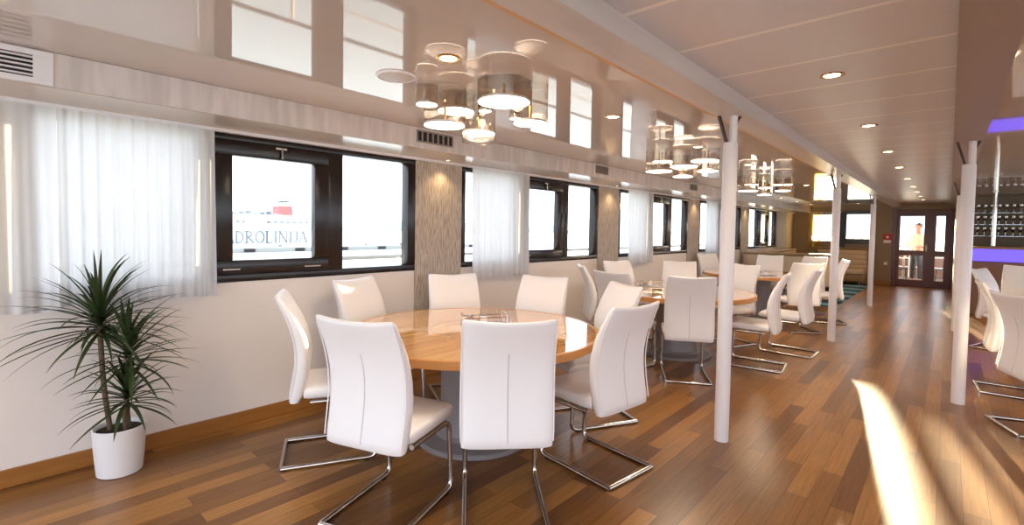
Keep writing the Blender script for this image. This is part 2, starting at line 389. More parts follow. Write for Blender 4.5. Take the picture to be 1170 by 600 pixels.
def lastcurtain():
    f = lambda u, v: (-3.68+.015*math.sin(2*PI*7*u)*(.4+.6*(1-v)), 15.52+1.0*u, .95+1.13*v)
    o = MB().grid(f, 70, 14).build('curtain', M['sheer'], None, True, 180); tag(o, 'farthest pale curtain on the left wall, beside the brown end panel', 'curtain')
lastcurtain()
# ------------------------------------------------------------------ white posts
def make_post(name, loc, label, rz=0, z1=2.24):
    t = thing(name, label, 'post', loc, rz, 'white posts carrying the ceiling beams')
    MB().lathe([(0,0),(.047,0),(.047,2.045),(.044,2.06),(0,2.06)], 28).build('pole', M['post'], t, True)
    MB().lathe([(0,2.057),(.026,2.057),(.026,z1),(0,z1)], 20, (.016,0)).build('neck', M['post'], t, True)
    g = MB(); g.prism([(-.036,2.058),(-.020,2.058),(-.075,z1),(-.092,z1)], -.012, .012, 1); g.build('brace', M['bracket'], t, label='dark brown diagonal brace')
    MB().prism([(.03,2.16),(.045,2.20),(.07,z1),(.03,z1)], -.006, .006, 1).build('gusset', M['bracket'], t, label='dark brown gusset plate')
    return t
yaw = math.radians(42)
make_post('support_post', (-1.13, 3.46, 0), 'nearest white post left of the aisle, in front of the second table', yaw)
make_post('support_post', (-1.137, 7.74, 0), 'second white post left of the aisle, beside the third table', yaw)
make_post('support_post', (-1.15, 12.1, 0), 'farthest white post left of the aisle, at the edge of the blue striped rug', yaw)
make_post('support_post', (.105, 5.68, 0), 'nearest white post right of the aisle, beside the cropped chairs', yaw-.6, 2.255)
make_post('support_post', (.112, 9.95, 0), 'second white post right of the aisle, half hidden behind the nearer one', yaw-.6, 2.255)

# ------------------------------------------------------------------ chairs
def sup(cx, cy, z, hw, ht, n=28, p=4.):
    out = []
    for k in range(n):
        a = 2*PI*k/n; c, s_ = math.cos(a), math.sin(a)
        out.append((cx+hw*math.copysign(abs(c)**(2/p), c), cy+ht*math.copysign(abs(s_)**(2/p), s_), z))
    return out
PROF = [(.385,.088,.060,.405),(.39,.089,.074,.43),(.43,.096,.084,.440),(.49,.110,.088,.444),(.56,.122,.090,.447),(.63,.127,.088,.447),(.70,.123,.083,.446),(.77,.108,.076,.444),(.83,.088,.069,.442),(.88,.066,.061,.439),(.92,.046,.055,.436),(.96,.026,.050,.434),(.985,.012,.046,.430),(.997,.006,.038,.424),(1.003,.003,.022,.41)]
def interp(z):
    for a, b in zip(PROF, PROF[1:]):
        if a[0] <= z <= b[0]:
            t = (z-a[0])/(b[0]-a[0]); return [a[i]+(b[i]-a[i])*t for i in range(4)]
    return PROF[-1]
def make_chair():
    t = thing('dining_chair', '', 'chair', group='white leather dining chairs')
    rings = []
    for z, y, th, w_ in PROF:
        dip = max(0, (z-.8)/.2)
        rings.append([(x, yy - .030*dip*(1-(x/.22)**2)*.6, zz - .016*dip*(1-(x/.22)**2)) for x, yy, zz in sup(0, y, z, w_/2, th/2, 36)])
    bk = MB().loft(rings).build('backrest', M['leather'], t, True, 60)
    pts = []
    for k in range(16):
        z = .41+.42*k/15; q = interp(z); pts.append((0, q[1]-q[2]/2-.0002-(.018*max(0,(z-.8)/.2)), z))
    MB().tube(pts, .0028, 6).build('back_seam', M['seam'], bk, True)
    for s_ in (-1, 1):
        pts = []
        for k in range(14):
            z = .42+.55*k/13; q = interp(z); pts.append((s_*(q[3]/2-.003), q[1]-q[2]/2+.008, z))
        MB().tube(pts, .003, 6).build('side_piping', M['leather'], bk, True)
    # seat: rounded slab, lofted front to back
    rings = []
    for y, z0, z1, w_ in [(.135,.405,.462,.425),(.16,.398,.474,.436),(.30,.397,.476,.436),(.43,.397,.480,.430),(.52,.398,.478,.420),(.552,.402,.470,.408),(.566,.412,.456,.395)]:
        zc, h = (z0+z1)/2, (z1-z0)/2
        rings.append([(x, y, zc+(yy)) for x, yy, _ in sup(0, 0, 0, w_/2, h, 32, 5.)])
    st = MB().loft(rings).build('seat', M['leather'], t, True, 60)
    MB().tube([(-.188,.568,.435),(.188,.568,.435)], .003, 6).build('front_piping', M['leather'], st, True)
    r = .0138
    for s_ in (-1, 1):
        x = .198*s_
        p = fillet([(x,.17,.385),(x,.52,.385),(x,.55,.014),(x,.014,.014)], .055, 6)
        MB().tube(p, r, 10).build('leg', M['chrome'], t, True)
        MB().box(x-.012, x+.012, .47, .50, .0, .004).build('glide', M['dark'], t)
    MB().tube([(-.198,.014,.0135),(.198,.014,.0135)], r, 10).build('rear_bar', M['chrome'], t, True)
    MB().tube([(-.198,.30,.383),(.198,.30,.383)], .010, 8).build('seat_rail', M['chrome'], t, True)
    return t
chair0 = make_chair(); chair0.scale = (1.03,)*3; used = [False]
def put(x, y, face_deg, label, dist_from=None):
    """x, y: floor point under the top of the back; face_deg: heading the sitter looks to"""
    rz = math.radians(face_deg-90)
    if not used[0]:
        used[0] = True; c = chair0; c['label'] = label; c.location = (x, y, 0); c.rotation_euler = (0, 0, rz); return c
    return copy_as(chair0, label, (x, y, 0), rz)
T1 = (-2.43, 2.32); T2 = (-2.38, 5.56); T3 = (-2.45, 9.0)
def around(T, ang, r, label, twist=0):
    a = math.radians(ang); put(T[0]+r*math.cos(a), T[1]+r*math.sin(a), ang+180+twist, label)
put(-1.485, 1.64, 137, 'white dining chair nearest the camera, its back squarely towards us at the front table')
put(-2.0, 1.14, 110, 'white dining chair left of the nearest one, turned so its seat shows on the right')
put(-3.05, 1.25, 63, 'white dining chair seen side-on at the left end of the front table')
put(-3.56, 2.03, 16, 'white dining chair under the first window, between the front table and the wall')
put(-3.36, 2.91, -27, 'white dining chair in front of the first wallpaper strip, facing us over the table')
put(-2.68, 3.42, -75, 'white dining chair below the second curtain, facing us over the front table')
put(-1.87, 3.42, -118, 'white dining chair at the front table partly hidden behind the right-hand one')
put(-1.31, 2.53, 172, 'white dining chair at the right of the front table, its curved back seen side-on')
put(-1.78, 4.50, 120, 'white dining chair just left of the nearest white post, its back to us')
put(-2.56, 4.35, 86, 'white dining chair of the second table peeping out behind the front table')
put(-3.27, 4.86, 42, 'slender side-on white dining chair at the left end of the second table')
put(-3.44, 5.98, -22, 'white dining chair below the third curtain, at the wall side of the second table')
put(-2.83, 6.70, -69, 'white dining chair beyond the second table, above the one with its back to us')
put(-1.98, 6.80, -112, 'white dining chair facing us immediately right of the nearest post')
put(-1.24, 5.72, 187, 'white dining chair right of the nearest post, side-on with bare chrome runners')
put(-1.12, 6.62, 180, 'white dining chair tucked right behind the side-on chair right of the post')
put(-3.53, 9.60, -30, 'small distant white dining chair at the wall beside the fourth window')
put(-2.52, 10.17, -86, 'distant white dining chair facing us beyond the third table before the sofa')
put(-1.79, 10.27, -112, 'distant white dining chair peeping over another one by the second post')
put(-1.47, 7.98, 130, 'white dining chair left of the second post, its back towards us, third table')
put(-1.22, 9.45, 200, 'distant white dining chair just right of the second white post, side-on')
# right-hand side
put(.335, 5.20, 22, 'cropped white dining chair at the right picture edge, back towards us')
put(.235, 6.40, 4, 'narrow white dining chair between the nearest right post and the cropped one')
put(.30, 8.85, -20, 'farther white dining chair right of the aisle, just below the violet strip')
put(.84, 10.3, -95, 'white dining chair facing us by the right picture edge, in front of the bar')

# ------------------------------------------------------------------ tables
def make_table():
    t = thing('round_table', '', 'table', group='round pedestal dining tables')
    tp = MB().lathe([(0,.722),(.84,.722),(.846,.726),(.846,.747),(.84,.752),(0,.752)], 96).build('tabletop', M['table'], t, True, 30)
    MB().lathe([(.835,.702),(.856,.702),(.86,.706),(.86,.748),(.856,.7525),(.835,.7525)], 96, close=True).build('edge_band', M['tabedge'], tp, True, 30, 'lighter oak edge band')
    ring = MB()
    for k in range(72):
        a = 2*PI*k/72; ring.box(-.006, .006, -.003, .003, .7522, .7532, rot=Matrix.Rotation(a, 4, 'Z') @ Matrix.Translation((.31, 0, 0)) @ Matrix.Rotation(PI/2, 4, 'Z'))
    ring.build('inlay_ring', M['steel'], tp, label='dotted steel inlay ring')
    MB().lathe([(0,.03),(.25,.03),(.235,.10),(.23,.66),(.27,.70),(.27,.722),(0,.722)], 48).build('pedestal', M['grey'], t, True, 30)
    MB().lathe([(0,0),(.395,0),(.40,.006),(.40,.024),(.39,.032),(.27,.045),(.24,.07),(0,.07)], 64).build('base', M['grey'], t, True, 30)
    return t
tb = make_table(); tb['label'] = 'nearest round oak table on a grey drum pedestal, in the middle foreground'; tb.location = (*T1, 0)
copy_as(tb, 'second round oak table, behind the nearest white post', (*T2, 0), .8)
copy_as(tb, 'third round oak table, mostly hidden by chairs left of the second post', (*T3, 0), 1.7)
copy_as(tb, 'round oak table at the right picture edge, only its rim showing', (1.45, 6.6, 0), .4)
copy_as(tb, 'farther round oak table right of the aisle, in front of the bar', (1.62, 9.2, 0), .9)

def make_caddy():
    t = thing('wire_caddy', '', 'caddy', group='chrome caddies on the tables')
    MB().box(-.16, .16, -.07, .07, .0, .008, .003).build('tray', M['steel'], t)
    for x in (-.155, .155):
        MB().tube(fillet([(x,-.065,.006),(x,-.065,.085),(x,.065,.085),(x,.065,.006)], .015), .004, 8).build('end_loop', M['chrome'], t, True)
    MB().tube([(-.155,.065,.06),(.155,.065,.06)], .0035, 8).build('rail', M['chrome'], t, True); MB().tube([(-.155,-.065,.06),(.155,-.065,.06)], .0035, 8).build('rail', M['chrome'], t, True)
    for x, m in ((-.10, 'bottle'), (.0, 'white')):
        j = MB().lathe([(0,.008),(.026,.008),(.028,.012),(.028,.055),(.022,.066),(0,.066)], 20, (x,0)).build('jar', M[m], t, True)
        MB().lathe([(0,.066),(.022,.066),(.022,.078),(0,.080)], 20, (x,0)).build('lid', M['steel'], j, True)
    return t
cd = make_caddy(); cd['label'] = 'chrome wire condiment caddy on the nearest round table'; cd.location = (-2.47, 2.44, .7534); cd.rotation_euler = (0,0,1.05)
copy_as(cd, 'chrome wire condiment caddy on the second round table', (-2.75, 5.62, .7534), .5)
copy_as(cd, 'chrome wire condiment caddy on the third round table', (-2.2, 8.6, .7534), .9)

# ------------------------------------------------------------------ potted dracaena
pl = thing('potted_dracaena', 'tall dragon tree with three leafy crowns in a white pot by the left wall', 'plant', (-3.535, .535, 0))
MB().lathe([(0,0),(.100,0),(.108,.006),(.116,.10),(.122,.19),(.125,.268),(.120,.272),(.114,.265),(.110,.245),(0,.245)], 48).build('pot', M['pot'], pl, True, 40, 'smooth white tapered pot')
MB().lathe([(0,.244),(.111,.244),(.108,.25),(.06,.256),(0,.258)], 32).build('soil', M['soil'], pl, True)
def blade(m, base, az, el, L, wd, droop):
    """one arching strap leaf with a folded midrib"""
    n = 9; p = Vector(base); e = el; prev = None
    for k in range(n+1):
        t = k/n
        d = Vector((math.cos(az)*math.cos(e), math.sin(az)*math.cos(e), math.sin(e)))
        side = Vector((-math.sin(az), math.cos(az), 0)); up = side.cross(d)*-1
        w_ = wd*(.55+.45*math.sin(min(1, t*2.2)*PI/2))*(1-t**2.6)+.0006
        p.x = max(p.x, -.068) if p.x < 0 else p.x
        row = [m.b.verts.new(p+side*w_+up*w_*.35), m.b.verts.new(p), m.b.verts.new(p-side*w_+up*w_*.35)]
        if prev:
            for i in (0, 1): m.b.faces.new((prev[i], prev[i+1], row[i+1], row[i]))
        prev = row; p = p+d*(L/n); e -= droop/n*(.4+1.2*t)
rl = random.Random(12)
def crown(m, c, nleaf, L, wall_x):
    for k in range(nleaf):
        f = k/nleaf; az = 2.4*k+rl.uniform(-.25,.25)
        el = math.radians(82-100*f**.85)+rl.uniform(-.1,.1)
        LL = L*rl.uniform(.8,1.1)*(1-.15*(1-f))
        if math.cos(az)*math.cos(el)*LL < -.20: LL *= .5
        blade(m, (c[0], c[1], c[2]+.10*(1-f)), az, el, LL, rl.uniform(.010,.0145), rl.uniform(.4,1.2))
for (bx, by), top, nl, L, rad in (((-.01,-.04), (-.01,-.08,.86), 84, .46, .013), ((.03,.04), (.01,.04,.66), 64, .40, .011), ((.05,.02), (.05,.025,.43), 54, .32, .009)):
    mid = ((bx+top[0])/2+.01, (by+top[1])/2-.012, (.24+top[2])/2)
    st = MB().tube(fillet([(bx,by,.245), mid, top], .2, 8), rad, 10).build('stem', M['bark'], pl, True)
    fm = MB(); crown(fm, (top[0], top[1], top[2]-.04), nl, L, -.27); fm.build('foliage', M['leaf'], st, True, 80)

# ------------------------------------------------------------------ ceiling fittings
def make_downlight():
    t = thing('downlight', '', 'downlight')
    MB().lathe([(.040,-.002),(.052,-.006),(.060,-.003),(.062,0),(.040,0)], 32, close=True).build('trim_ring', M['brass'], t, True)
    MB().lathe([(0,-.003),(.041,-.003),(.041,-.0005),(0,-.0005)], 28).build('lens', M['lens'], t)
    return t
def lamp(name, loc, power, parent=None, angle=130, col=(1.,.70,.38), blend=.8, r=.05):
    L = bpy.data.lights.new(name, 'SPOT'); L.energy = power; L.color = col; L.spot_size = math.radians(angle); L.spot_blend = blend; L.shadow_soft_size = r
    o = bpy.data.objects.new(name, L); C.objects.link(o); o.location = loc
    return o
dl0 = make_downlight(); dlu = [False]
def downlight(x, y, z, label, group, power=14):
    if not dlu[0]:
        dlu[0] = True; o = dl0; o.location = (x, y, z); o['label'] = label; o['group'] = group
    else: o = copy_as(dl0, label, (x, y, z), 0, group)
    lamp('downlight_lamp', (x, y, z-.03), power)
AISLE_Y = [3.23, 4.9, 6.55, 8.15, 9.85, 11.5, 12.95, 14.4, 15.85]
ordn = ['nearest', 'second nearest', 'third nearest', 'fourth', 'fifth', 'sixth', 'third farthest', 'second farthest', 'farthest']
for k, y in enumerate(AISLE_Y):
    downlight(-.52, y, ZA, '%s recessed downlight in the row along the aisle ceiling' % ordn[k], 'downlights along the aisle', 11)
DIN = [(1.542,'nearest downlight in the glossy ceiling, above the front chandelier'),(3.088,'downlight in the glossy ceiling between the front and second chandeliers'),(4.68,'downlight in the glossy ceiling right above the second chandelier'),(6.26,'downlight in the glossy ceiling left of the third chandelier'),(9.45,'downlight in the glossy ceiling just right of the third chandelier'),(11.07,'downlight in the glossy ceiling close to the second white post'),(15.75,'downlight in the glossy ceiling nearest the end wall window')]
for y, lb in DIN: downlight(-1.83, y, ZD, lb, 'downlights in the glossy ceiling', 7)
for y, lb in ((12.55,'first of three small far downlights near the left wall'),(14.1,'middle of three small far downlights near the left wall'),(15.8,'last of three small far downlights near the left wall')):
    downlight(-2.93, y, ZD, lb, 'far downlights near the left wall', 6)
# little spots under the soffit that graze the wallpaper strips
def make_spot():
    t = thing('soffit_spot', '', 'spotlight', group='small spots over the wallpaper strips')
    MB().lathe([(.018,-.002),(.026,-.005),(.030,0),(.018,0)], 24, close=True).build('trim_ring', M['steel'], t, True)
    MB().lathe([(0,-.002),(.019,-.002),(.019,-.0004),(0,-.0004)], 20).build('lens', M['lens'], t)
    return t
sp0 = make_spot()
for k, (y, lb) in enumerate(((-.14,'small soffit spot above the far left curtain'),(3.06,'small soffit spot above the first wallpaper strip'),(6.26,'small soffit spot above the second wallpaper strip'),(9.46,'small soffit spot above the third wallpaper strip'),(12.66,'small soffit spot above the fourth wallpaper strip'))):
    if k == 0: sp0.location = (-3.62, y, 2.10); sp0['label'] = lb
    else: copy_as(sp0, lb, (-3.62, y, 2.10))
    lamp('soffit_spot_lamp', (-3.62, y, 2.08), 5, angle=110, r=.02)

def speaker():
    t = thing('ceiling_speaker', 'flat round pale loudspeaker in the glossy ceiling left of the front chandelier', 'speaker', (-2.265, 1.543, ZD))
    MB().lathe([(0,-.008),(.09,-.008),(.098,-.004),(0,-.004)], 40).build('grille', M['speaker'], t, True)
    MB().lathe([(.095,-.001),(.097,-.009),(.106,-.007),(.109,0),(.095,0)], 40, close=True).build('rim', M['white'], t, True)
speaker()

def make_vent(y0, y1, z0, z1, framem, label, nl=5, fr=.025, inset=.03):
    t = thing('air_vent', label, 'vent', (-3.262, y0, z0), group='air vents in the soffit face'); L = y1-y0; H = z1-z0
    m = MB().box(0, .012, 0, L, 0, fr, .002).box(0, .012, 0, L, H-fr, H, .002).box(0, .012, 0, fr, fr, H-fr, .002).box(0, .012, L-fr-inset, L, fr, H-fr, .002); m.build('frame', framem, t)
    MB().box(0, .002, fr, L-fr-inset, fr, H-fr).build('duct', M['dark'], t)
    for k in range(nl):
        z = fr+(H-2*fr)*(k+.5)/nl
        MB().box(-.004, .004, fr-.002, L-fr-inset+.002, -.0035, .0035, rot=Matrix.Translation((.007,0,z)) @ Matrix.Rotation(-.25, 4, 'Y')).build('slat', framem, t)
    return t
make_vent(-.34, .258, 2.106, 2.262, M['white'], 'large white louvred air vent at the top left corner', 5, .026, .045)
vm = mat('vent_grey', (150,138,132), .4)
def upright_vent(y0, y1, z0, z1, label):
    t = thing('air_vent', label, 'vent', (-3.262, y0, z0), group='air vents in the soffit face'); L = y1-y0; H = z1-z0
    MB().box(0, .008, 0, L, 0, .012).box(0, .008, 0, L, H-.012, H).box(0, .008, 0, .012, .012, H-.012).box(0, .008, L-.012, L, .012, H-.012).build('frame', vm, t)
    MB().box(0, .002, .012, L-.012, .012, H-.012).build('duct', M['dark'], t)
    n = 7
    for k in range(1, n): MB().box(.002, .009, L*k/n-.008, L*k/n+.008, .01, H-.01).build('slat', vm, t)
upright_vent(2.42, 2.81, 2.15, 2.25, 'dark slotted air vent below the front chandelier')
upright_vent(5.12, 5.41, 2.15, 2.255, 'dark slotted air vent left of the second chandelier')
upright_vent(8.05, 8.35, 2.15, 2.255, 'dark slotted air vent behind the second chandelier')

# chandeliers: clear glass drums with a glowing disc in the bottom of each
def make_chandelier(cx, cy, drums, label, power):
    t = thing('chandelier', label, 'chandelier', (cx, cy, ZD), group='glass drum chandeliers over the window tables')
    for dx, dy, r, dz, ext in drums:
        zb = dz-ZD
        sh = MB().lathe([(r-.004, -.002), (r-.004, zb-ext), (r, zb-ext), (r, -.002)], 40, (dx,dy), close=True).build('glass_shade', M['shade'], t, True, 40)
        MB().lathe([(0,zb),(r-.006,zb),(r-.006,zb+.002),(0,zb+.002)], 36, (dx,dy)).build('lamp_disc', M['lamp'], sh, False, label='glowing white disc in the bottom of the glass drum')
        MB().lathe([(0,zb+.0024),(r-.0055,zb+.0024),(r-.0055,zb+.014),(.03,zb+.026),(0,zb+.026)], 36, (dx,dy)).build('disc_cap', M['white'], sh, True)
        MB().tube([(dx,dy,zb+.025),(dx,dy,-.010)], .008, 10).build('stem', M['brass'], sh, True, label='brass stem holding the disc')
    lamp('chandelier_lamp', (cx, cy, 2.0), power, angle=160, col=(1,.82,.60), r=.2)
D1 = [(-2.278,1.762,.066,2.16,0),(-2.285,1.99,.115,2.165,0),(-2.235,1.86,.124,2.05,0),(-2.246,2.151,.107,2.05,.055),(-1.878,1.99,.150,2.155,0),(-1.80,2.13,.100,2.05,0),(-2.12,2.08,.043,2.16,0),(-2.02,2.25,.041,2.13,0)]
c1 = (-2.05, 2.03)
make_chandelier(*c1, [(x-c1[0], y-c1[1], r, z, e) for x, y, r, z, e in D1], 'nearest chandelier of glowing glass drums, over the front table', 22)
D2 = [(-.19,-.30,.098,2.16,0),(-.18,-.39,.132,2.05,0),(-.17,.20,.150,2.16,0),(-.18,.20,.108,2.05,0),(.17,-.10,.140,2.16,0),(.22,-.15,.104,2.05,0)]
c2 = (-2.02, 5.02)
make_chandelier(*c2, D2, 'second chandelier of glowing glass drums, left of the nearest white post', 24)
c3 = (-2.02, 7.95)
make_chandelier(*c3, [(-.19,-.22,.10,2.16,0),(-.17,-.44,.135,2.05,0),(-.18,.45,.108,2.16,0),(-.19,.47,.105,2.05,0),(.17,.03,.13,2.16,0),(.23,-.22,.105,2.05,0)], 'third chandelier of glowing glass drums, right of the nearest white post', 24)

# ------------------------------------------------------------------ lounge at the far end
def make_sofa(label, loc, rz, L, channels=True, h=.99):
    t = thing('banquette', label, 'sofa', loc, rz)
    MB().box(-L/2, L/2, .0, .72, .10, .30, .015).build('base', M['sofadark'], t, True)
    MB().box(-L/2+.02, L/2-.02, .20, .76, .30, .45, .04, 3).build('seat_cushion', M['sofa'], t, True)
    b = MB()
    if channels:
        n = 5
        for k in range(n): b.box(-L/2, L/2, .02, .24, .30+(h-.36)*k/n, .30+(h-.36)*(k+1)/n, .03, 3)
    else: b.box(-L/2, L/2, .0, .24, .10, h-.07, .015, 3)
    b.build('backrest', M['sofa'], t, True)
    MB().box(-L/2-.01, L/2+.01, -.01, .25, h-.075, h, .03, 3).build('top_roll', M['sofadark'], t, True, label='darker padded roll along the top')
    for x in (-L/2+.12, L/2-.12):
        for y in (.1, .62): MB().lathe([(0,0),(.022,0),(.02,.10),(0,.10)], 14, (x,y)).build('leg', M['chrome'], t, True)
    return t
make_sofa('beige sofa with its smooth back to us, behind the third table chairs', (-2.76, 12.32, .013), 0, 1.78, False)
make_sofa('ribbed beige sofa along the end wall below the bright window', (-2.36, 17.5, 0), PI, 1.24, True, 1.05)
make_sofa('long beige bench along the left wall under the far windows', (-3.62, 14.85, 0), -PI/2, 3.2, True, 1.0)
rg = MB().box(-2.85, -1.62, 11.3, 16.6, 0, .012, .003).build('rug', M['rug']); tag(rg, 'blue striped rug on the floor before the ribbed sofa', 'rug')
tag(MB().box(-1.42, -1.22, YE-.012, YE-.001, 1.20, 1.47, .003).build('safety_sign', M['red']), 'small red and white safety sign on the end wall left of the door', 'sign')
sg = bpy.data.objects['safety_sign']
MB().box(-1.405, -1.235, YE-.016, YE-.011, 1.21, 1.30).build('lower_panel', M['paper'], sg, label='white lower half of the sign')
MB().lathe([(0,0),(.035,0),(.035,.004),(0,.004)], 24).build('emblem', M['paper'], sg, label='white round emblem')
em = bpy.data.objects['emblem']; em.location = (-1.32, YE-.011, 1.38); em.rotation_euler = (PI/2, 0, 0)
sw = thing('light_switch', 'small pale switch plate low on the end wall left of the door', 'switch', (-1.34, YE, .62))
MB().box(-.04, .04, -.010, -.001, -.04, .04, .003).build('plate', M['white'], sw); MB().box(-.018, .018, -.015, -.009, -.025, .025, .002).build('rocker', M['white'], sw)

# ------------------------------------------------------------------ bar on the right
bar = thing('bar_counter', 'bar counter with a violet light strip, at the right edge', 'bar', (.25, 12.3, 0))
MB().box(0, 3.4, .0, .6, .0, 1.0, .01).build('front_panel', M['bar'], bar)
MB().box(.0, 3.4, -.03, .0, 1.0, 1.22).build('light_strip', M['led'], bar, label='glowing violet strip')
MB().box(.0, 3.4, .0, .6, 1.0, 1.22).build('riser', M['bar'], bar)
MB().box(-.02, 3.44, -.06, .66, 1.22, 1.26, .006).build('worktop', M['sofadark'], bar)
tag(MB().lathe([(0,1.262),(.04,1.262),(.042,1.268),(.030,1.28),(.030,ZD-.02),(.042,ZD-.01),(.042,ZD-.001),(0,ZD-.001)], 24, (.60,12.42)).build('bar_pole', M['chrome'], None, True), 'shiny metal pole rising from the bar counter to the ceiling', 'pole')
sh = thing('bottle_shelf', 'dim mirrored back bar with glass shelves behind the counter', 'shelf', (.25, 13.75, 0))
MB().box(0, 3.4, .0, .12, 0, 2.26).build('back_panel', M['mirror'], sh)
for z in (1.45, 1.68, 1.91): MB().box(.02, 3.38, -.25, .0, z, z+.012).build('shelf_board', M['shelf'], sh)
MB().box(0, 3.4, -.3, 0, 0, 1.2, .01).build('cabinet', M['bar'], sh)
gl0 = None
def make_glass():
    m = MB().lathe([(0,0),(.032,0),(.030,.004),(.005,.008),(.004,.07),(.018,.085),(.036,.12),(.034,.165),(.032,.165),(.034,.12),(.016,.088),(0,.078)], 16)
    return m.build('wine_glass', M['bottle'], None, True)
gl0 = make_glass(); first = True
for z, nm in ((1.463,'lowest'),(1.693,'middle'),(1.923,'top')):
    for k in range(9):
        loc = (.42+.10*k, 13.62, z)
        o = gl0 if first else gl0.copy()
        if not first: C.objects.link(o)
        first = False; o.location = loc
        tag(o, 'stemmed wine glass lined up on the %s back bar shelf' % nm, 'glass', 'wine glasses on the %s shelf' % nm)
for k, (x, y) in enumerate(((.7, 11.3), (1.6, 11.0), (2.6, 8.5), (2.6, 5.5))): lamp('bar_lamp', (x, y, 2.2), 10)

# ------------------------------------------------------------------ after deck with a person
ad = MB().box(-5.2, 5.2, YE+.12, 22.0, -.1, -.005).build('floor_deck', M['deck']); struct(ad, 'open after deck beyond the glass door')
rl_ = thing('deck_railing', 'railing around the open deck beyond the door', 'railing', (0, 21.65, 0))
for z in (.35, .7, 1.05): MB().tube([(-5,0,z),(5,0,z)], .02, 8).build('rail', M['post'], rl_, True)
for k in range(11): MB().tube([(-5+k,0,-.005),(-5+k,0,1.05)], .02, 8).build('stanchion', M['post'], rl_, True)
tag(MB().lathe([(0,-.005),(.05,-.005),(.05,2.6),(0,2.6)], 20, (-1.45,20.9)).build('deck_post', M['post'], None, True), 'white post outside on the deck behind the left door leaf', 'post')
def deck_chair(loc, rz, label):
    t = thing('deck_chair', label, 'chair', loc, rz, 'dark deck chairs behind the door')
    MB().box(-.23, .23, -.22, .22, .42, .46, .012).build('seat', M['wicker'], t, True)
    MB().grid(lambda u, v: (.25*math.sin((u-.5)*2.6), -.24+.10*(1-math.cos((u-.5)*2.6))-.05*v, .46+.40*v), 12, 4).build('backrest', M['wicker'], t, True)
    MB().tube([(.25*math.sin((k/12-.5)*2.6), -.29+.10*(1-math.cos((k/12-.5)*2.6)), .865) for k in range(13)], .014, 8).build('back_rim', M['wicker'], t, True)
    for x in (-.2, .2):
        for y in (-.19, .19): MB().tube([(x,y,.42),(x*1.1,y*1.15,0)], .014, 8).build('leg', M['wicker'], t, True)
    return t
deck_chair((-1.22, 18.72, 0), -.6, 'dark wicker chair outside behind the left door leaf')
deck_chair((.02, 19.0, 0), .5, 'dark wicker chair outside behind the right door leaf')
dt = thing('deck_table', 'small table with bottles outside the door, beside the person', 'table', (-1.05, 19.9, 0))
MB().lathe([(0,.71),(.36,.71),(.365,.725),(.36,.74),(0,.74)], 40).build('tabletop', M['white'], dt, True); MB().lathe([(0,0),(.2,0),(.2,.02),(.03,.03),(.03,.71),(0,.71)], 24).build('pedestal', M['steel'], dt, True)
for k, (x, y, m) in enumerate(((-1.22,19.75,'amber'),(-1.08,19.72,'bev'),(-.95,19.74,'amber'),(-1.15,19.95,'amber'))):
    b = MB().lathe([(0,.74),(.034,.74),(.036,.75),(.036,.90),(.014,.95),(.013,1.02),(0,1.022)], 18, (x,y)).build('drink_bottle', M[m], None, True)
    tag(b, ('dark green glass bottle' if m == 'bev' else 'brown glass bottle')+' on the deck table outside the door', 'bottle', 'bottles on the deck table')

